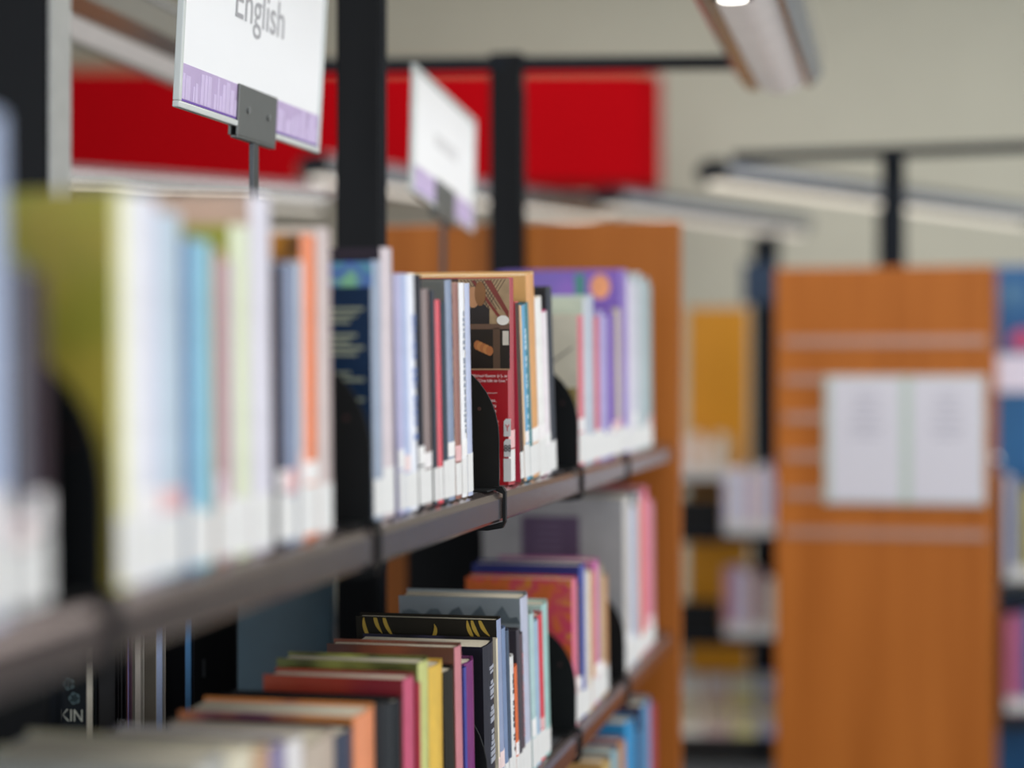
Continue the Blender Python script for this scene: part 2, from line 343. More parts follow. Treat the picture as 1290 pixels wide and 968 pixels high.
UPPER = [
    ('pale blue-grey book standing ahead of the first dark pair', 0.7642, 0.0325, 0.235, 0.16, -0.433, 'c8cede', '8c9cc0', {'k': 'n', 'lean': 1.5}),
    ('tall blue-and-white book ahead of the dark pair by the first bookend', 0.7973, 0.0303, 0.249, 0.17, -0.433, 'a9b8d8', '7088bd', {'lean': 1.5}),
    ('charcoal book next to the first bookend, ahead of a dark red one', 0.829, 0.0187, 0.178, 0.15, -0.433, '4a4a58', '33353f', {'lean': 1.5}),
    ('dark maroon-black book touching the first bookend', 0.8499, 0.0187, 0.174, 0.15, -0.433, '3c2c34', '25222a', {'lean': 1.5}),
    ('yellow-green book behind the first bookend', 0.9516, 0.0133, 0.226, 0.15, -0.433, 'e6e2a4', 'a8a23c', {'art': 'olive', 'lean': 1.5}),
    ('white book right behind the yellow-green one', 0.9655, 0.0226, 0.226, 0.15, -0.433, 'efeeea', 'e4e4e4', {'lean': 1.5}),
    ('lilac-white book after the white one', 0.9887, 0.0272, 0.227, 0.14, -0.433, 'dcdcea', 'd8d8e6', {'lean': 1.5}),
    ('pale blue-grey spine with a dark cover edge', 1.0176, 0.0363, 0.22, 0.14, -0.433, 'b7c9d8', '3f4858', {'lean': 1.5}),
    ('mid-blue book beside a cyan one', 1.0558, 0.0162, 0.207, 0.13, -0.433, '6c9cc8', '4d6f98', {'lean': 1.5}),
    ('cyan book beside the mid-blue one', 1.0726, 0.029, 0.207, 0.13, -0.433, '86c4d4', '5aa4b8', {'lean': 1.5}),
    ('tan-salmon book after the cyan one', 1.1035, 0.0148, 0.202, 0.12, -0.433, 'cfa890', 'b08a70', {'lean': 1.5}),
    ('dusty purple book before the pale lime one', 1.1189, 0.0166, 0.197, 0.12, -0.433, 'a07c9c', 'c08070', {'lean': 1.5}),
    ('pale lime book with an olive cover', 1.1376, 0.0355, 0.222, 0.145, -0.433, 'dfe6c6', 'a8a838', {'lean': 1.5}),
    ('tall pinkish-white book with a wide tan cover', 1.1752, 0.0411, 0.246, 0.185, -0.433, 'dcd8e4', 'c8a896', {'lean': 1.5}),
    ('dark plum book after the tall tan-covered one', 1.2219, 0.018, 0.199, 0.13, -0.433, '3a3444', '2c2a36', {'lean': 1.5}),
    ('slate-blue book before the orange one', 1.2405, 0.0238, 0.203, 0.13, -0.433, '8090b0', '5c6c90', {'lean': 1.5}),
    ('thin silver book before the orange one', 1.2667, 0.012, 0.206, 0.13, -0.433, 'c8ccd4', 'b8bcc4', {'lean': 1.5}),
    ('orange book with a fiery cover', 1.2811, 0.0349, 0.227, 0.15, -0.433, 'ec7a36', 'd8601c', {'art': 'fire', 'lean': 1.5}),
    ('beige-pink book next to the orange one', 1.3185, 0.0328, 0.235, 0.15, -0.433, 'c8b6b2', 'd8d0cc', {'lean': 1.5}),
    ('navy-covered book with grey spine and yellowish text lines', 1.4601, 0.0278, 0.219, 0.15, -0.433, '8c9ab0', '122c4c', {'art': 'navy', 'lean': 2.5}),
    ('tall plum-black book with pinkish-white spine', 1.491, 0.034, 0.232, 0.16, -0.433, 'cfc0c4', '2c2430', {'mark': 'd04050', 'lean': 2.5}),
    ('lavender book after the tall plum-black one', 1.5281, 0.0173, 0.212, 0.14, -0.433, 'b8b4d8', 'a8a4c8', {'lean': 4.5}),
    ('powder-blue book before the white one with blue marks', 1.5487, 0.0178, 0.213, 0.14, -0.433, 'aab8dc', '98a8cc', {'lean': 4.5}),
    ('white book with large blue marks down its spine', 1.5697, 0.0237, 0.214, 0.14, -0.433, 'e9ebf4', 'dfe2ee', {'blocks': '5f7fc0', 'lean': 4.5}),
    ('tall black book after the white one with blue marks', 1.5968, 0.0189, 0.215, 0.15, -0.433, '22222c', '1c1c24', {'lean': 4.5}),
    ('grey-brown book before two narrow dark ones', 1.6191, 0.0252, 0.203, 0.13, -0.433, '7a625c', '5c4844', {'lean': 4.5}),
    ('narrow graphite book before the thin red one', 1.6478, 0.0141, 0.203, 0.13, -0.433, '3a3e48', '282c34', {'lean': 4.5}),
    ('thin bright red spine amid dark books', 1.6656, 0.0175, 0.195, 0.12, -0.433, 'd82c40', 'b01c2c', {'lean': 4.5}),
    ('dark steel book right after the thin red one', 1.6867, 0.0179, 0.194, 0.12, -0.433, '34404c', '283038', {'lean': 4.5}),
    ('slate-blue spine with a grey cover', 1.7083, 0.0248, 0.216, 0.15, -0.433, '7888a4', '6c706c', {'lean': 4.5}),
    ('brown-orange patterned spine before two white ones', 1.7369, 0.0223, 0.215, 0.14, -0.433, '8a4a34', '704030', {'art': 'brown', 'lean': 4.5}),
    ('white spine with fine grey print', 1.7631, 0.0195, 0.216, 0.14, -0.433, 'f0f0f2', 'e8e8ea', {'blocks': '9098a8', 'lean': 4.5}),
    ('pale blue-white book touching the bookend before the red photo cover', 1.7867, 0.0201, 0.217, 0.14, -0.433, 'b4bcd8', 'd0b890', {'lean': 4.5}),
    ('red book with a photograph on its cover behind the bookend', 1.9947, 0.0292, 0.234, 0.17, -0.433, 'a81824', 'b01a24', {'art': 'red', 'k': 'Y', 'lean': 2}),
    ('dark brown slim book leaning behind the red photo book', 2.0289, 0.0169, 0.209, 0.12, -0.433, '4a3830', 'c83850', {'lean': 9}),
    ('thin tan book leaning behind the red photo book', 2.0486, 0.0105, 0.206, 0.12, -0.433, 'd8b48c', 'c8a47c', {'lean': 9}),
    ('sky-blue leaning book', 2.062, 0.0197, 0.207, 0.12, -0.433, '58a4cc', '3c88b0', {'blocks': 'd0e8f4', 'lean': 9}),
    ('dark teal leaning book before the big orange one', 2.0846, 0.0155, 0.211, 0.12, -0.433, '2c7880', '20606a', {'lean': 9}),
    ('wide tan-orange book with pale top edge', 2.103, 0.0445, 0.245, 0.16, -0.433, 'e0a058', 'dcae6c', {'lean': 9}),
    ('white book after the wide tan-orange one', 2.1529, 0.034, 0.219, 0.13, -0.433, 'f2f0ec', 'ecebe6', {'lean': 9}),
    ('white book with a pink top behind the white one', 2.19, 0.0274, 0.204, 0.13, -0.433, 'f0e6ea', 'e0609c', {'lean': 9}),
    ('black book leaning on the bookend after the white pair', 2.2231, 0.0308, 0.235, 0.13, -0.433, '3c4048', '26282c', {'lean': 9}),
    ('cream picture book with a red spine', 2.4441, 0.0372, 0.207, 0.155, -0.433, 'd86070', 'd8d0bc', {'art': 'cream', 'lean': 4}),
    ('silver-grey book after the red-spined picture book', 2.4882, 0.0385, 0.232, 0.15, -0.433, 'c8ccd4', 'c0c8b8', {'lean': 4}),
    ('pale steel book beside the silver-grey one', 2.5307, 0.0364, 0.238, 0.15, -0.433, 'b4bccc', 'bcc8c4', {'lean': 4}),
    ('small red book before a lavender one', 2.5745, 0.0412, 0.209, 0.14, -0.433, 'd05a64', 'c04854', {'lean': 4}),
    ('front one of two lavender books beside the small red one', 2.6199, 0.034, 0.22, 0.14, -0.433, 'b0a4d8', 'a094cc', {'lean': 4, 'tone': 1}),
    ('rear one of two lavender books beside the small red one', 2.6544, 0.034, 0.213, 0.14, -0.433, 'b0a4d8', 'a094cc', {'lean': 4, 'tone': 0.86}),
    ('front one of two deep purple books with plain spine', 2.6965, 0.034, 0.227, 0.14, -0.433, '7444b0', '6438a0', {'lean': 4, 'tone': 1}),
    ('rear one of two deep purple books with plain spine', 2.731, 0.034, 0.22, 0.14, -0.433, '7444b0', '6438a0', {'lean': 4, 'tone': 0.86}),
    ('sandy beige book after the deep purple one', 2.7735, 0.0477, 0.228, 0.14, -0.433, 'cbbd9c', 'bbac88', {'lean': 4}),
    ('large violet book with a wide cover rising over its neighbours', 2.826, 0.0709, 0.292, 0.2, -0.433, '8c70c8', '7458b8', {'art': 'violet', 'lean': 4}),
    ('front one of two off-white lilac books before the grey-green one', 2.9018, 0.0416, 0.281, 0.15, -0.433, 'e2dcea', 'dcd6e4', {'lean': 4, 'tone': 1}),
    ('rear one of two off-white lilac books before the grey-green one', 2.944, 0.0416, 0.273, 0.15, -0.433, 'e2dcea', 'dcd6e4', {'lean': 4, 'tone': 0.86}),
    ('front one of two pale grey-green tall books near the end panel', 2.9954, 0.0517, 0.297, 0.16, -0.433, 'c2ccd0', 'b8c2c4', {'lean': 4, 'tone': 1}),
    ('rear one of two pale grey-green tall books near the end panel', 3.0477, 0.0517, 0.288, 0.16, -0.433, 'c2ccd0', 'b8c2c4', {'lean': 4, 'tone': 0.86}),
    ('front one of two grey-teal books against the wooden end panel', 3.1049, 0.0321, 0.295, 0.16, -0.433, '9cb4b4', '90a8a8', {'lean': 4, 'tone': 1}),
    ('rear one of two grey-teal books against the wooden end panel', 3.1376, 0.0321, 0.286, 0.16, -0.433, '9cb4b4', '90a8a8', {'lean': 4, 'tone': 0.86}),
]
MIDDLE = [
    ('grey book just below the frame', 1.0792, 0.0477, 0.225, 0.15, -0.433, 'b8b8b4', 'a0a098', {'lean': 2}),
    ('cream book with a broad pale cover', 1.1318, 0.0475, 0.221, 0.17, -0.433, 'e4dcc4', 'c9c3a8', {'lean': 2}),
    ('peach book beside the broad cream one', 1.1815, 0.0299, 0.214, 0.15, -0.433, 'c8a080', 'd8c8a0', {'lean': 2}),
    ('dull violet book in the near cluster', 1.2136, 0.0332, 0.21, 0.14, -0.433, '8c84a8', '706890', {'lean': 2}),
    ('white book in the near cluster', 1.2491, 0.0369, 0.206, 0.15, -0.433, 'ece8e8', 'dcd8d8', {'lean': 2}),
    ('stone-coloured book in the near cluster', 1.2884, 0.0731, 0.195, 0.14, -0.433, 'c8b8a8', 'a09080', {'lean': 2}),
    ('thick dark navy book in front of the orange one', 1.3641, 0.0459, 0.189, 0.13, -0.433, '3a4258', '242834', {'lean': 2}),
    ('orange book with a purple-tinged cover', 1.4128, 0.0585, 0.195, 0.155, -0.433, 'f0986c', 'e08838', {'art': 'orange', 'lean': 2}),
    ('first of three black books, next to the orange one', 1.4742, 0.021, 0.194, 0.15, -0.433, '26282c', '202226', {'lean': 2}),
    ('middle one of three black books', 1.4983, 0.0217, 0.191, 0.15, -0.433, '2e3236', '202226', {'lean': 2}),
    ('last of three black books, ahead of the crimson cover', 1.5231, 0.0276, 0.188, 0.16, -0.433, '202428', '1c1e22', {'lean': 2}),
    ('crimson book with a pink spine', 1.5617, 0.0344, 0.202, 0.135, -0.433, 'cc5878', '8c2430', {'art': 'crimson', 'lean': 2}),
    ('thin red book behind the crimson one', 1.5996, 0.0105, 0.192, 0.12, -0.433, 'b02c40', '982434', {'lean': 2}),
    ('olive book with pale lime spine', 1.6121, 0.0352, 0.209, 0.14, -0.433, 'ccd084', '7c8438', {'art': 'olive2', 'lean': 2}),
    ('bright yellow book', 1.6508, 0.0507, 0.198, 0.1, -0.433, 'eac050', 'e4b440', {'lean': 2}),
    ('short black book after the bright yellow one', 1.7052, 0.0376, 0.185, 0.1, -0.433, '2a2822', '221f1b', {'lean': 4}),
    ('brown cover book with pinkish spine', 1.7467, 0.0259, 0.204, 0.135, -0.433, 'd0848c', '6c4438', {'art': 'brownred', 'lean': 4}),
    ('very thin indigo book before the purple one', 1.7765, 0.0096, 0.179, 0.11, -0.433, '4048a0', '303884', {'lean': 4}),
    ('purple book with a worn spine', 1.7884, 0.0395, 0.181, 0.11, -0.433, '7c2c74', '642060', {'lean': 4}),
    ('black book with silver lettering down its spine', 1.8721, 0.049, 0.186, 0.15, -0.433, '33333c', '1b1a22', {'art': 'blacktext', 'blocks': 'a8acb8', 'lean': 5}),
    ('thin cream book behind the silver-lettered black one', 1.9237, 0.0073, 0.188, 0.14, -0.433, 'e4d8c0', 'd8ccb4', {'lean': 5}),
    ('tall black book with gold curls on its cover', 1.9336, 0.0194, 0.208, 0.162, -0.433, '98a4c4', '26231c', {'art': 'gold', 'lean': 7}),
    ('steel-blue book after the gold-curl one', 1.9556, 0.0178, 0.195, 0.14, -0.433, '7c90b4', '5c7094', {'lean': 7}),
    ('dark slate book after the steel-blue one', 1.976, 0.0139, 0.19, 0.14, -0.433, '46566c', '36445a', {'lean': 7}),
    ('white book with heavy black marks down its spine', 1.9926, 0.0184, 0.157, 0.12, -0.433, 'ececec', 'd8d8d8', {'blocks': '24242a', 'lean': 7}),
    ('small orange-spined book amid grey ones', 2.0138, 0.0145, 0.143, 0.12, -0.433, 'e4703c', 'c85c2c', {'lean': 7}),
    ('charcoal book after the small orange-spined one', 2.0311, 0.0147, 0.183, 0.14, -0.433, '4c4850', '38343c', {'lean': 7}),
    ('dark mauve book before the tall grey mountain cover', 2.0486, 0.015, 0.176, 0.14, -0.433, '584850', '484048', {'blocks': 'c08890', 'lean': 7}),
    ('tall grey book with a mountain range on its cover', 2.0664, 0.0383, 0.216, 0.15, -0.433, 'c4c8dc', '8c9498', {'art': 'mount', 'lean': 7}),
    ('pale aqua book after the mountain cover', 2.11, 0.023, 0.191, 0.13, -0.433, 'b8d4d4', 'a8c4c4', {'lean': 7}),
    ('light blue book before the vivid red one', 2.136, 0.0212, 0.179, 0.13, -0.433, 'a4c0d8', '90b0c8', {'lean': 7}),
    ('vivid red leaning book before the mint one', 2.1603, 0.0266, 0.183, 0.13, -0.433, 'dc3c4c', 'c43040', {'lean': 7}),
    ('mint book leaning on the lower bookend', 2.19, 0.0325, 0.193, 0.14, -0.433, 'a8d0cc', 'b8d8d0', {'lean': 7}),
    ('orange and pink patterned book behind the lower bookend', 2.3984, 0.0297, 0.201, 0.15, -0.433, 'e87c98', 'd06420', {'art': 'paisley', 'lean': 4}),
    ('dark slim book after the patterned one', 2.4317, 0.0242, 0.188, 0.14, -0.433, '4c4450', '3c3440', {'lean': 4}),
    ('blue book with a wide navy cover', 2.4597, 0.0344, 0.214, 0.155, -0.433, '4858b0', '28347c', {'lean': 4}),
    ('cream book after the wide navy cover', 2.4979, 0.0422, 0.2, 0.14, -0.433, 'e8e0d4', 'd8cfc0', {'lean': 4}),
    ('amber book beside the cream one', 2.544, 0.0231, 0.195, 0.14, -0.433, 'd89c60', 'c88848', {'lean': 4}),
    ('magenta-pink book with a tall narrow spine', 2.5711, 0.0376, 0.208, 0.15, -0.433, 'd878b4', 'c060a0', {'lean': 4}),
    ('stone-brown book after the magenta-pink one', 2.6128, 0.0315, 0.196, 0.15, -0.433, 'b8a890', 'a09078', {'lean': 4}),
    ('caramel book leaning on the far bookend', 2.6485, 0.0398, 0.177, 0.14, -0.433, 'd09c6c', 'b8804c', {'lean': 4}),
    ('very large pale grey book with a purple panel on its cover', 2.8634, 0.0684, 0.281, 0.235, -0.433, 'dcd8d4', 'b4b2b4', {'art': 'panel', 'lean': 4}),
    ('pale periwinkle book after the very large grey one', 2.9368, 0.0397, 0.26, 0.15, -0.433, 'b8c0dc', 'a0a8c8', {'lean': 4}),
    ('tall silver book with a dark teal cover', 2.9817, 0.041, 0.281, 0.2, -0.433, 'c8ccd0', '4c6470', {'lean': 4}),
    ('coral book before the pink pair', 3.0279, 0.0422, 0.267, 0.15, -0.433, 'e88060', 'd06c4c', {'lean': 4}),
    ('tall pink book near the wooden panel', 3.0756, 0.0535, 0.283, 0.15, -0.433, 'ec7c98', 'd85c7c', {'lean': 4}),
    ('front one of two rose books against the wooden panel on the middle shelf', 3.1347, 0.0327, 0.261, 0.15, -0.433, 'e090a0', 'cc7888', {'lean': 4, 'tone': 1}),
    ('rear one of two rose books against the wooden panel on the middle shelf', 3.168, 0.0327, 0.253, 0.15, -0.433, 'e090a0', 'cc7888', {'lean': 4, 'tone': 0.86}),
]
LOW = [
    ('front one of two ochre books on the low shelf', 2.6522, 0.0367, 0.253, 0.15, -0.433, 'c8a868', 'c89858', {'lean': 3, 'tone': 1}),
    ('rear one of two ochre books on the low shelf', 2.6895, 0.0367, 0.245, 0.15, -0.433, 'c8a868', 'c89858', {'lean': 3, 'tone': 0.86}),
    ('front one of two grey-aqua books on the low shelf', 2.7306, 0.0369, 0.253, 0.15, -0.433, '8fb4c0', '7ca0b0', {'lean': 3, 'tone': 1}),
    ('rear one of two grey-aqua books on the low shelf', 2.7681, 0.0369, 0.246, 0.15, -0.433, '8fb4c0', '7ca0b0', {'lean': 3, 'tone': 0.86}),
    ('front one of two plum-covered books with tan spine on the low shelf', 2.8096, 0.0305, 0.254, 0.15, -0.433, 'c88c58', '8c4460', {'lean': 3, 'tone': 1}),
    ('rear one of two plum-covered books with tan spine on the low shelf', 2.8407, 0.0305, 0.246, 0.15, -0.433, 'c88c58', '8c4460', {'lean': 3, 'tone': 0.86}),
    ('front one of two bright azure books on the low shelf', 2.8761, 0.0545, 0.27, 0.15, -0.433, '2c9cd8', '2488c0', {'lean': 3, 'tone': 1}),
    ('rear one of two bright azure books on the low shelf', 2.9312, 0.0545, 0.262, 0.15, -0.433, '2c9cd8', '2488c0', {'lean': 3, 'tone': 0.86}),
    ('front one of two denim-blue books on the low shelf', 2.9908, 0.0298, 0.232, 0.14, -0.433, '3c6890', '2c5074', {'lean': 3, 'tone': 1}),
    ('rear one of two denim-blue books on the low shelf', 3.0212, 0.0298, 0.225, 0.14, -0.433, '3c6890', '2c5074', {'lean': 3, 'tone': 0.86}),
    ('aubergine-covered book with blue spine on the low shelf', 3.0563, 0.0529, 0.266, 0.16, -0.433, '4c88b8', '3c2c48', {'lean': 3}),
    ('light azure book on the low shelf', 3.1148, 0.0447, 0.264, 0.15, -0.433, '60a0c8', '4888b0', {'lean': 3}),
    ('front one of two red books against the panel on the low shelf', 3.1651, 0.0333, 0.25, 0.15, -0.433, 'b83c50', 'a03044', {'lean': 3, 'tone': 1}),
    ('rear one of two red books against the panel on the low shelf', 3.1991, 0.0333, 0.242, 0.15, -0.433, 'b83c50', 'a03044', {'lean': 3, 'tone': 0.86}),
]
FARSIDE = [
    ('black-teal book with serif title letters on its front, far side of the case', 1.6852, 0.025, 0.294, 0.16, -0.8, '30343c', '10181e', {'art': 'title', 'pg': 'd8d2c2', 'lean': 0}),
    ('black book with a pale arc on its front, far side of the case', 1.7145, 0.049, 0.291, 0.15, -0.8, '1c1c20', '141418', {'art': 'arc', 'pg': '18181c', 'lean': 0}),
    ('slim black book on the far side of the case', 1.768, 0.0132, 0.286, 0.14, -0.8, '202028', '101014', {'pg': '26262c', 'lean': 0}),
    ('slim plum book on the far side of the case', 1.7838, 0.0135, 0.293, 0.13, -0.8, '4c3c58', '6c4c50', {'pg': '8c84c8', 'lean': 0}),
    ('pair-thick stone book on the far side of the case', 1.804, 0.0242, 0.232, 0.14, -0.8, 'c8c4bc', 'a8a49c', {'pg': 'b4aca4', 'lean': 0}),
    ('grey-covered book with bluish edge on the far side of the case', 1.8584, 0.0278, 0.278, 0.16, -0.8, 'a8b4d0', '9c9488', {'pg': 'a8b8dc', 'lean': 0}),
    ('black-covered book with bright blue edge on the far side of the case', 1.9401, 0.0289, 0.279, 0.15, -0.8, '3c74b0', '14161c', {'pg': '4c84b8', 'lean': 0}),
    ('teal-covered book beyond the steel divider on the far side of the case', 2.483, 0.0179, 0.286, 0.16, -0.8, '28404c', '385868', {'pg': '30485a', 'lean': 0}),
]

row(UPPER, ZU, 'top shelf', 'books on the top shelf')
row(MIDDLE, ZM, 'middle shelf', 'books on the middle shelf')
row(LOW, ZL, 'low shelf', 'books on the low shelf')
row(FARSIDE, ZM, '', 'books on the far side of the case', True)

# printed covers ------------------------------------------------------
def patch(name, e, th, pts, m, lift=.0003, thick=.0002):
    """flat print on the cover that faces along -y; pts in (x, z)"""
    return link(name, prism(pts, 'y', -th / 2 - lift, -th / 2 - lift + thick), m, e)
def rect(x0, x1, z0, z1): return [(x0, z0), (x1, z0), (x1, z1), (x0, z1)]
def disc(cx, cz, rx, rz, n=14): return [(cx + rx * math.cos(2 * math.pi * i / n), cz + rz * math.sin(2 * math.pi * i / n)) for i in range(n)]
COVROT = (R(90), 0, 0)

# red book: photograph above, red panel with white print below
e, th, H, Wd = ARTED['red']
zb = H * .555
patch('photo', e, th, rect(-Wd + .002, -.001, zb, H - .001), mat('4a2c1c', .35, 0, .25, 40), .0002)
lat = mat('b89c78', .4); latr = mat('7c2c20', .4)
patch('photo_wall', e, th, rect(-.06, -.001, zb + .052, H - .001), mat('a88c68', .4, 0, .2, 60), .0004)
for k in range(22):            # lattice behind the figure
    x = -.066 + k * .004
    for sgn in (1, -1):
        x0, x1 = x, x + sgn * .022
        z0, z1 = H - .002, H - .036
        if -.062 < x1 < -.003 and -.062 < x < -.003:
            patch('lattice_bar', e, th, [(x0, z0), (x0 + .0009, z0), (x1 + .0009, z1), (x1, z1)], mat('3c2418', .4), .0006)
patch('stair_rail', e, th, [(-.03, H - .003), (-.022, H - .003), (-.002, H - .038), (-.002, H - .046)], latr, .0008)
patch('stair_rail', e, th, [(-.045, H - .003), (-.041, H - .003), (-.008, H - .048), (-.012, H - .048)], latr, .0008)
patch('photo_coat', e, th, [(-.085, zb + .05), (-.024, zb + .05), (-.024, H - .036), (-.032, H - .028), (-.042, H - .024), (-.085, H - .028)], mat('1c1416', .4), .0010)
patch('photo_face', e, th, disc(-.043, H - .022, .008, .012), mat('c08a60', .4), .0011)
patch('photo_hair', e, th, disc(-.0345, H - .018, .0065, .014), mat('8a5a2c', .4), .0012)
patch('photo_table', e, th, rect(-Wd + .002, -.001, zb + .046, zb + .052), mat('6c5040', .4), .0013)
patch('photo_under', e, th, rect(-Wd + .002, -.001, zb, zb + .046), mat('1a100c', .4), .0010)
patch('photo_leg', e, th, rect(-.020, -.012, zb, zb + .048), mat('5c4434', .4), .0013)
patch('photo_cup', e, th, disc(-.0085, zb + .056, .0072, .0055), mat('f0ece4', .4), .0015)
patch('photo_cup', e, th, rect(-.009, -.002, zb + .028, zb + .044), mat('d8d0c4', .4), .0013)
for k in range(5):
    patch('photo_hand', e, th, disc(-.038 + .0035 * k, zb + .028 - .0016 * k, .0042, .0055), mat('c8844c' if k % 2 else 'b87040', .4), .0014 + .0001 * k)
patch('photo_table', e, th, rect(-Wd + .002, -.001, zb, zb + .0016), mat('b89070', .4), .0015)
PRINT = mat('f4e4e0', .4)
def ctext(body, size, x, z, align='RIGHT'): return text('cover_print', body, size, PRINT, e, (x, -th / 2 - .0006, z), COVROT, align)
ctext(', and Michael Easton (r.), as', .0046, -.004, zb - .008)
ctext('gs from "One Life to Live."', .0046, -.004, zb - .0135)
for body, z in (('series,', -.036), ('vers', -.042), ('hat', -.048), ('y', -.054)): ctext(body, .0058, -.017, zb + z)
patch('print_rule', e, th, rect(-.045, -.016, zb - .0262, zb - .0258), PRINT, .0005)
for k in range(6): patch('print_mark', e, th, rect(-.0175, -.0145, .048 + .0045 * k, .0505 + .0045 * k), mat('e09088', .4), .0005)
patch('sticker', e, th, rect(-.009, -.0004, .004, .030), WHITE, .0008)
patch('sticker', e, th, rect(-.024, -.014, .006, .030), mat('f2eae4', .5), .0008)
for z0, body, colr in ((.055, 'Y', 'd81c2c'), (.032, '88', '101010')):
    patch('sticker', e, th, [(-.0085, z0), (-.0004, z0), (-.0004, z0 + .020), (-.006, z0 + .020), (-.0085, z0 + .017)], WHITE, .0008)
    text('sticker_print', body, .011, mat(colr, .4), e, (-.0042, -th / 2 - .0012, z0 + .006), COVROT, sx=.75)

# navy book: pale text lines
e, th, H, Wd = ARTED['navy']
patch('cover_picture', e, th, rect(-Wd + .002, -.002, H - .022, H - .001), mat('5c9cb0', .4, 0, .3, 30, art=(40, '4868c0', '88c8a0')), .0004)
for g, (z0, n) in enumerate(((H - .042, 3), (H - .064, 4), (H - .096, 2), (H - .118, 3))):
    for k in range(n):
        patch('text_line', e, th, rect(-.10, -.010 - .006 * ((k * 7 + g) % 3), z0 - .0052 * k, z0 - .0052 * k + .0028), mat('9aa08a', .4), .0004)
# cream picture book
e, th, H, Wd = ARTED['cream']
patch('cover_picture', e, th, rect(-Wd + .003, -.006, .02, H * .52), mat('a08c54', .4, 0, .15, 12), .0004)
patch('cover_line', e, th, [(-.07, H * .6), (-.068, H * .6 - .003), (-.012, H * .78), (-.012, H * .78 + .003)], mat('8c8478', .4), .0005)
# violet book
e, th, H, Wd = ARTED['violet']
patch('cover_patch', e, th, rect(-.075, -.06, H - .045, H - .006), mat('3c8c7c', .4), .0004)
patch('cover_patch', e, th, disc(-.035, H - .026, .016, .02), mat('f0a070', .4, 0, .2, 30), .0004)
# gold curls
e, th, H, Wd = ARTED['gold']
GOLD = mat('c8a848', .35, .2)
def curl(cx, cz, r, a0, a1, w):
    n = 10; o_, i_ = [], []
    for k in range(n + 1):
        a = R(a0 + (a1 - a0) * k / n); ww = w * math.sin(math.pi * (k + .3) / (n + .6))
        o_.append((cx + (r + ww) * math.cos(a), cz + (r + ww) * math.sin(a))); i_.append((cx + (r - ww) * math.cos(a), cz + (r - ww) * math.sin(a)))
    pts = [(min(-.0015, max(-Wd + .0015, x)), min(H - .0008, z)) for x, z in o_ + i_[::-1]]
    patch('gold_curl', e, th, pts, GOLD, .0004)
for cx, cz, r, a0, a1 in ((-.118, H - .004, .035, 172, 222), (-.105, H + .004, .035, 170, 220), (-.09, H + .006, .04, 175, 225), 
                          (-.085, H - .012, .014, -60, 25), (.0, H - .0, .035, 180, 220), (.006, H + .004, .036, 180, 225), (.012, H + .008, .034, 185, 230)):
    curl(cx, cz, r, a0, a1, .0022)
# mountain silhouette
e, th, H, Wd = ARTED['mount']
pk = [(-Wd + .002, H - .03)] + [(-Wd + .004 + i * (Wd - .012) / 16, H - .018 + .006 * math.sin(i * 1.9) + .004 * math.sin(i * 4.1)) for i in range(17)] + [(-.004, H - .03)]
patch('mountain_print', e, th, pk, mat('5c666c', .4, 0, .2, 60), .0004)
# big grey book
e, th, H, Wd = ARTED['panel']
patch('cover_panel', e, th, rect(-.170, -.075, H - .098, H - .030), mat('64506c', .4, 0, .1, 12), .0004)
for k in range(5): patch('text_line', e, th, rect(-.145, -.105, H - .088 + .011 * k, H - .084 + .011 * k), mat('7c6884', .4), .0006)
# silver-lettered black book: small lines of print at the foot of its cover
e, th, H, Wd = ARTED['blacktext']
for k in range(5): patch('text_line', e, th, rect(-.03, -.013 - .002 * (k % 2), .062 + .0085 * k, .0645 + .0085 * k), mat('b8b4a8', .4), .0004)
# far-side covers; these books are turned round, so print sits on their other board
def fpatch(name, e, th, pts, m): return link(name, prism(pts, 'y', th / 2 + .0002, th / 2 + .0005), m, e)
e, th, H, Wd = ARTED['title']
TT = mat('d8d8c8', .5)
for body, z, s_ in (('TTA', .185, .0135), ('KIN', .127, .0175), ('k', .094, .0185)):
    text('title_print', body, s_, TT, e, (-Wd + .002 if body != 'k' else -Wd + .018, th / 2 + .0006, z), (R(90), 0, math.pi), 'RIGHT', .85)
for cx_, cz_ in ((-Wd + .018, .164), (-Wd + .012, .150)):
    for k in range(5):
        a = k * 2 * math.pi / 5
        fpatch('blossom_print', e, th, disc(cx_ + .0035 * math.cos(a), cz_ + .0035 * math.sin(a), .0032, .0032, 8), mat('4c6468', .5))
e, th, H, Wd = ARTED['arc']
ap = []
for k in range(11): a = R(-40 + 100 * k / 10); ap.append((-Wd + .03 - .022 * math.cos(a), .13 + .035 * math.sin(a)))
for k in range(10, -1, -1): a = R(-40 + 100 * k / 10); ap.append((-Wd + .03 - .0195 * math.cos(a), .13 + .034 * math.sin(a)))
fpatch('arc_print', e, th, ap, mat('54545c', .5))

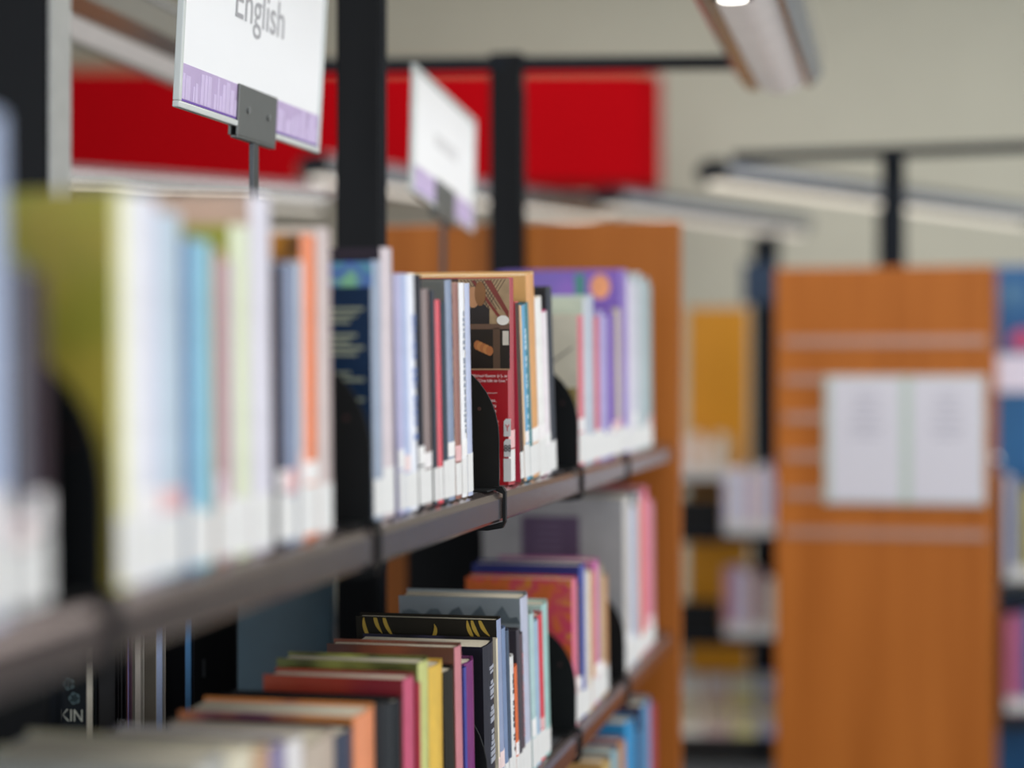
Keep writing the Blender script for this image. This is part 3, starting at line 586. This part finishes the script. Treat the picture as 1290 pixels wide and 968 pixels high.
# ------------------------------------------------------------------ bookends
def bookend(y, z, label, hook=True):
    e = empty('bookend', (XF - .004, y, z))
    w, top, zf, rx, rz = .135, .142, .055, .075, .087
    p = [(0, .0), (0, zf)] + [(-rx + rx * math.cos(R(90 * i / 10)), zf + rz * math.sin(R(90 * i / 10))) for i in range(1, 11)] + [(-w + .02, top), (-w, top - .02), (-w, 0)]
    o = link('plate', prism(p, 'y', -.0012, .0012), BOOKEND, e); bevel(o, .0006, 1)
    link('rivet_hole', prism([(-.022 + .0022 * math.cos(i * math.pi / 5), .088 + .0022 * math.sin(i * math.pi / 5)) for i in range(10)], 'y', -.0017, -.0012), mat('3c1c18', .6), o)
    box('foot', BOOKEND, e, -w, -.002, -.05, .0, .0006, .0022)
    # clip folded over the shelf lip
    k = [(-.006, .004), (.004, .004), (.0075, -.002), (.0075, -.034), (.004, -.041), (-.012, -.044), (-.03, -.044), (-.03, -.0385), (-.012, -.0385), (.0045, -.034), (.0045, -.004), (-.006, .0005)]
    link('clip', prism(k, 'y', -.004, .004), BOOKEND, e)
    tag(e, label, 'bookend', 'black steel bookends')
bookend(.930, ZU, 'black steel bookend in front of the yellow-green book on the top shelf')
bookend(1.440, ZU, 'black steel bookend in front of the navy-covered book on the top shelf')
bookend(1.920, ZU, 'black steel bookend in front of the red photo-cover book')
bookend(2.409, ZU, 'black steel bookend in front of the cream picture book on the top shelf')
bookend(2.392, ZM, 'black steel bookend in front of the orange patterned book')
bookend(2.830, ZM, 'black steel bookend in front of the very large grey book')
bookend(1.864, ZM, 'black steel bookend in front of the silver-lettered black book')
k = empty('shelf_clip', (XF - .004, 2.83, ZU))
link('strap', prism([(-.006, .004), (.004, .004), (.0075, -.002), (.0075, -.034), (.004, -.041), (-.03, -.044), (-.03, -.0385), (.0045, -.034), (.0045, -.004), (-.006, .0005)], 'y', -.004, .004), BOOKEND, k)
tag(k, 'black clip over the top shelf lip near the end panel', 'clip')

# ------------------------------------------------------------------ signs on stalks
def sign(y, zc, label, body, droop, yaw=0., lean=0., w=.385, h=.232, blur_text=True):
    e = empty('shelf_sign', (CX - .01, y, ZU + .001), (0, 0, R(yaw)))
    zb_ = zc - ZU
    st = box('stalk', mat('4c4e50', .35, .6), e, -.003, .003, -.009, .009, 0, zb_ - .015, .0008)
    box('foot', BLACK, e, -.05, .05, -.04, .04, 0, .003)
    hd = empty('t', (0, 0, zb_)); bpy.data.objects.remove(hd)
    rot = (R(droop), R(lean), 0)
    def put(o): o.location = (0, 0, zb_); o.rotation_euler = rot; return o
    a = w / 2
    put(link('paper', boxes([(-.001, .001, -a + .006, a - .006, .006, h - .006)]), mat('f0f1f3', .45, 0, .01, 5), e))
    ac = mat('cfd4d2', .12, 0, .03)
    fr = put(link('acrylic_frame', boxes([(-.004, .004, -a, a, -.002, .005), (-.004, .004, -a, a, h - .005, h + .002), (-.004, .004, -a, -a + .007, .005, h - .005), (-.004, .004, a - .007, a, .005, h - .005)]), ac, e)); bevel(fr, .0012)
    bd = put(link('purple_band', boxes([(.001, .0014, -a + .007, a - .007, .006, .046)]), mat('b9a6cc', .45, 0, .05, 30), e))
    rr = random.Random(3); yy = -a + .012; sil = []
    lt = mat('cdbde0', .45); dk = mat('6a48a0', .45)
    while yy < a - .022:
        bw = rr.uniform(.004, .014); hh = rr.uniform(.016, .036)
        if abs(yy) > .05: link('book_print', boxes([(.0014, .0017, yy, yy + bw, .009, .009 + hh)]), lt, bd)
        yy += bw + rr.choice([.0015, .002, .008])
    link('band_edge', boxes([(.0014, .0018, -a + .007, a - .007, .006, .0082)]), dk, bd)
    cl = put(link('clamp', boxes([(.0016, .0046, -.064, .064, -.012, .047), (-.0075, -.0045, -.064, .064, -.012, .047), (-.0045, .0046, -.064, .064, -.015, -.012)]), mat('6c6e6c', .4, .5, .03), e)); bevel(cl, .0008, 1)
    for ry in (-.034, .034):
        link('rivet', prism([(ry + .004 * math.cos(i * math.pi / 5), .02 + .004 * math.sin(i * math.pi / 5)) for i in range(10)], 'x', .0046, .0064), STEEL, cl)
    if body:
        tx = put(text('sign_print', body, .062, mat('a2a2a6', .6), e, (0, 0, 0), (0, 0, 0)))
        tx.data.transform(__import__('mathutils').Matrix.Translation((.0013, 0, h * .52)) @ __import__('mathutils').Euler((R(90), 0, R(90))).to_matrix().to_4x4())
    else:
        put(link('sign_print', boxes([(.001, .0013, -.07, .08, h * .50, h * .50 + .022)]), mat('d4d4d6', .6), e))
    tag(e, label, 'sign', 'white topic signs on stalks')
    return e
sign(2.03, EYE + .292, 'large white sign with grey lettering and purple band on a steel stalk', 'English', 1.0, lean=3.5, w=.47)
sign(2.93, EYE + .275, 'smaller-looking white sign with purple foot before the beech end panel', '', -4.5, h=.2, w=.41)

# ------------------------------------------------------------------ the second row, end on
row2 = empty('bookcase', (-.062, 5.0, 0), (0, 0, 0))
P2 = bevel(box('end_panel', OAK, row2, -.283, .283, -.015, .015, 0, EYE + .302), .003)
AL = mat('b08c7c', .35, .35, .03)
for k in range(6):
    z = EYE + .103 - .1035 * k
    box('slat_strip', AL, row2, -.262, .276, -.0185, -.0152, z - .011, z + .011)
box('edge_band', OAK, row2, .2835, .292, -.016, .016, 0, EYE + .302)
box('upright_post', NAVY, row2, .0, .062, .03, .07, 0, EYE + .62, .003)
box('upright_post', NAVY, row2, .0, .062, 1.0, 1.04, 0, EYE + .62, .003)
arm(row2, (-.40, .02), (.52, -.06), EYE + .61, .013)
for z in (ZU, ZM, ZL, ZB):
    for sx in (-1, 1):
        box('shelf', LIP, row2, min(sx * .03, sx * .27), max(sx * .03, sx * .27), .075, .995, z - .025, z)
tag(row2, 'beech-ended bookcase across the aisle with slatted panel and two notices', 'bookcase')
nt_ = empty('notice_holder', (0, 4.981, EYE - .335))
box('backing', mat('b8c8bc', .3, 0, .02), nt_, -.212, .208, -.004, 0, 0, .345, .001)
for x0 in (-.196, .016):
    p = box('notice_sheet', mat('d8d6e0', .6, 0, .01), nt_, x0, x0 + .186, -.006, -.0042, .006, .338)
    for k, hw in enumerate((.03, .026, .04, .028, .045, .036)):
        link('text_line', boxes([(x0 + .093 - hw, x0 + .093 + hw, -.0066, -.006, .29 - .022 * k, .297 - .022 * k)]), mat('b0aebb', .6), p)
tag(nt_, 'pair of white paper notices in a clear holder on the beech panel', 'notice')

# ------------------------------------------------------------------ lamps of the rows beyond
lamp('row_lamp', 'long cream-lit lamp bar behind the far upright post by the right beam', (-.56, 5.42), (.42, 7.05), EYE + .585, w=.12, h=.05, glow=1.0, face='efe6d6', pole=0.5)
lamp('row_lamp', 'long cream-lit lamp bar over the far shelves with the yellow panel', (-.99, 6.13), (-.42, 7.35), EYE + .585, w=.13, h=.05, glow=.8, face='efe4d8', pole=0.86)
lamp('row_lamp', 'cream-lit lamp bar running behind the smaller sign', (-1.65, 4.96), (-1.07, 6.52), EYE + .575, w=.12, h=.05, glow=1.1, face='efe6da', pole=0.6)
lamp('row_lamp', 'cream-lit lamp bar low under the red bulkhead behind the large sign', (-2.62, 5.1), (-1.95, 5.9), EYE + .585, w=.13, h=.05, glow=1.0, face='f2eadc', pole=0.5)

# ------------------------------------------------------------------ far bookcase with the yellow panel
far = empty('bookcase', (-.9, 6.55, 0), (0, 0, math.atan(495 / 2290) * .6))
box('back_panel', mat('d8900c', .5, 0, .03, 8), far, .135, .37, .42, .44, 0, EYE + .275)
box('upright_post', NAVY, far, .365, .440, .0, .05, 0, EYE + .52, .003)
box('upright_post', NAVY, far, .02, .055, .3, .34, 0, EYE + .52, .003)
box('upright_post', NAVY, far, -.62, -.57, .0, .05, 0, EYE + .52, .003)
box('sign_plate', mat('14304c', .5), far, .33, .46, -.012, -.004, EYE + .27, EYE + .42)
FZ = (EYE - .545, EYE - .905, EYE - 1.26)
for z in FZ[:2]: box('bookend_plate', BOOKEND, far, .06, .25, -.20, -.17, z + .0005, z + .125, .002)
for z in FZ:
    box('shelf', mat('10131b', .45, spec=.2), far, -.6, .62, -.22, .05, z - .028, z, .003)
box('shelf', mat('10131b', .45, spec=.2), far, -.6, .62, .16, .41, EYE - .40, EYE - .372)
tag(far, 'far black bookcase with a yellow back panel and small groups of books', 'bookcase')
def facing_books(parent_loc, rotz, xs0, xs1, z, cols, label, group, h0=.2, h1=.25, d=.15):
    ca, sa = math.cos(rotz), math.sin(rotz); x = xs0; i = 0; rr = random.Random(int(1000 * xs0 + 7 * z))
    while x < xs1 - .012:
        t_ = rr.uniform(.018, .034); h_ = rr.uniform(h0, h1); cname, chex = cols[i % len(cols)]; i += 1
        lx, ly = x + t_ / 2, -.20
        e = empty('book', (parent_loc[0] + ca * lx - sa * ly, parent_loc[1] + sa * lx + ca * ly, z + .0008), (0, 0, rotz))
        link('cover', boxes([(-t_ / 2, t_ / 2, 0, .002, 0, h_), (-t_ / 2, -t_ / 2 + .002, .002, d, 0, h_), (t_ / 2 - .002, t_ / 2, .002, d, 0, h_)]), mat(chex, .4, 0, .1, 40), e)
        box('pages', PAGE, e, -t_ / 2 + .0022, t_ / 2 - .0022, .0022, d - .004, .003, h_ - .003)
        box('spine_label', WHITE, e, -t_ / 2 + .001, t_ / 2 - .001, -.0008, -.0001, .004, .045)
        tag(e, cname + ' ' + label, 'book', group)
        x += t_ + .001
PALE = [('lilac-white', 'd8d2e8'), ('white', 'eeecee'), ('pale blue', 'b4b8dc'), ('pinkish', 'e0c4cc'), ('off-white', 'e8e4e8'), ('violet', '9c90c4'), ('ice blue', 'c4d0e4'), ('mauve', 'c0a8c8'), ('silver', 'c8c8d0'), ('blush', 'e8d0d0'), ('dove grey', 'b8b8c0'), ('indigo', '6068a8')]
MIX = [('rose', 'c89098'), ('lavender', 'a8a0c8'), ('white', 'e8e2e2'), ('brick', 'a06058'), ('grey-blue', '8890a8'), ('cream', 'e4d8c4'), ('plum', '785070'), ('sand', 'd0b898'), ('slate', '606880'), ('coral', 'd88878'), ('ash', 'b0aca8'), ('teal', '5c9098'), ('ochre', 'b89050'), ('maroon', '703038'), ('mint', 'a8c8b8')]
fl, fr_ = (-.9, 6.55), math.atan(495 / 2290) * .6
facing_books(fl, fr_, .26, .47, FZ[0], PALE, 'book upright on the far case by the yellow panel', 'pale books by the yellow panel')
facing_books(fl, fr_, .26, .47, FZ[1], MIX, 'book on the second shelf of the far case below the yellow panel', 'mixed books on the far case')
facing_books(fl, fr_, -.3, .03, FZ[1], MIX, 'book at the dim end of the far case', 'books at the dim end of the far case', .16, .22)
facing_books((-.9, 6.93), fr_, .05, .24, EYE - .372, [('cream', 'ecdcd0'), ('peach', 'e8b8a0'), ('ivory', 'f0e8e0'), ('apricot', 'e4c098'), ('shell pink', 'ecd0c8'), ('bone', 'e0d8c8'), ('buff', 'd8c0a0'), ('salmon', 'e09c88'), ('chalk', 'f2f0ec'), ('oatmeal', 'd8ccb8'), ('fawn', 'c8a880'), ('linen', 'ece4d8')], 'book standing against the yellow panel', 'cream books against the yellow panel', .13, .17)
# tilted magazines on the lowest display shelf
for i, (x, colr, cname) in enumerate(((.04, 'd8d8a0', 'pale lime'), (.14, 'e6e0d8', 'ivory'), (.235, 'c8a8a8', 'dusty pink'), (.33, 'd8d090', 'straw yellow'), (.425, '8890c0', 'soft blue'), (.52, 'd8c0a0', 'tan'))):
    ly = -.17; ca, sa = math.cos(fr_), math.sin(fr_)
    e = empty('magazine', (fl[0] + ca * x - sa * ly, fl[1] + sa * x + ca * ly, FZ[2] + .006), (R(-38), 0, fr_))
    box('cover', mat(colr, .35, 0, .1, 20), e, -.044, .044, 0, .004, 0, .25)
    box('masthead', mat('f0eee8', .4), e, -.04, .04, -.0006, -.0001, .19, .235)
    box('cover_picture', mat(colr, .35, 0, .1, 20, art=(30, 'b0a070', '70607c')), e, -.036, .036, -.0006, -.0001, .03, .16)
    tag(e, cname + ' magazine lying tilted on the lowest display shelf of the far case', 'magazine', 'tilted magazines')

# ------------------------------------------------------------------ display case at the right edge
dc = empty('display_case', (.55, 5.8, 0), (0, 0, .12))
box('back_board', mat('0c5c94', .45, 0, .05, 10), dc, -.28, .5, .22, .24, 0, EYE + .36)
box('side_panel', OAK, dc, -.30, -.28, -.02, .24, 0, EYE + .34)
DZ = (EYE - .62, EYE - 1.02)
for z in DZ: box('shelf', mat('14161c', .35), dc, -.279, .5, -.02, .22, z - .05, z, .003)
box('white_strip', mat('e0dcee', .4), dc, -.279, .5, .205, .219, EYE - .04, EYE + .08)
tag(dc, 'blue-backed display case with books beyond the beech panel', 'display case')
po = empty('poster', (.55, 5.8, 0), (0, 0, .12))
def pd(name, cx_, cz_, r_, colr): link(name, prism(disc(cx_, cz_, r_, r_, 20), 'y', .2000, .2010), mat(colr, .5), po)
box('sheet', mat('0a5288', .45, 0, .08, 12), po, -.26, .2, .201, .204, EYE + .085, EYE + .34)
pd('printed_disc', -.19, EYE + .27, .045, '3c6c94'); pd('printed_disc', -.165, EYE + .125, .034, 'c0406c')
tag(po, 'blue poster with a pink and a grey disc above the display case books', 'poster')
for j, (z, cols, w) in enumerate(((DZ[0], [('white', 'dcdcee'), ('navy', '28406c'), ('yellow', 'c8bc6c'), ('blue', '3c6cb0'), ('pale lilac', 'c8c4e0'), ('charcoal', '303438'), ('sky blue', '80b0d8'), ('olive', '808040'), ('grey', '909498'), ('cream', 'e4dcc4'), ('black', '181a1e'), ('green', '3c7050')], 'upper'), (DZ[1], [('rose', 'd07088'), ('plum', '80408c'), ('teal blue', '4c80a0'), ('magenta', 'b04c90'), ('steel', '7c90b0'), ('pink', 'e0a0b8'), ('turquoise', '40a0a8'), ('wine', '702840'), ('white', 'e8e4e8'), ('violet', '6c50a0'), ('orange', 'd88040'), ('navy', '24345c')], 'lower'))):
    facing_books((.55, 5.98), .12, -.275, .0, z, cols, 'book on the ' + w + ' shelf of the blue display case', 'books on the ' + w + ' display shelf', .28, .33)
import bmesh
kb = bmesh.new(); bmesh.ops.create_uvsphere(kb, u_segments=20, v_segments=12, radius=.014)
km = bpy.data.meshes.new('glint_ball'); kb.to_mesh(km); kb.free()
for pl in km.polygons: pl.use_smooth = True
kn = link('glint_ball', km, mat((225, 228, 232), .06, 1., .01, name='polished_chrome'), dc)  # chrome ball on a stem, added to the case to catch a window glint
kn.location = (-.290, -.067, EYE - .245)
link('stem', prism([(.006 * math.cos(i * math.pi / 8), .006 * math.sin(i * math.pi / 8)) for i in range(16)], 'y', .010, .047), STEEL, kn)
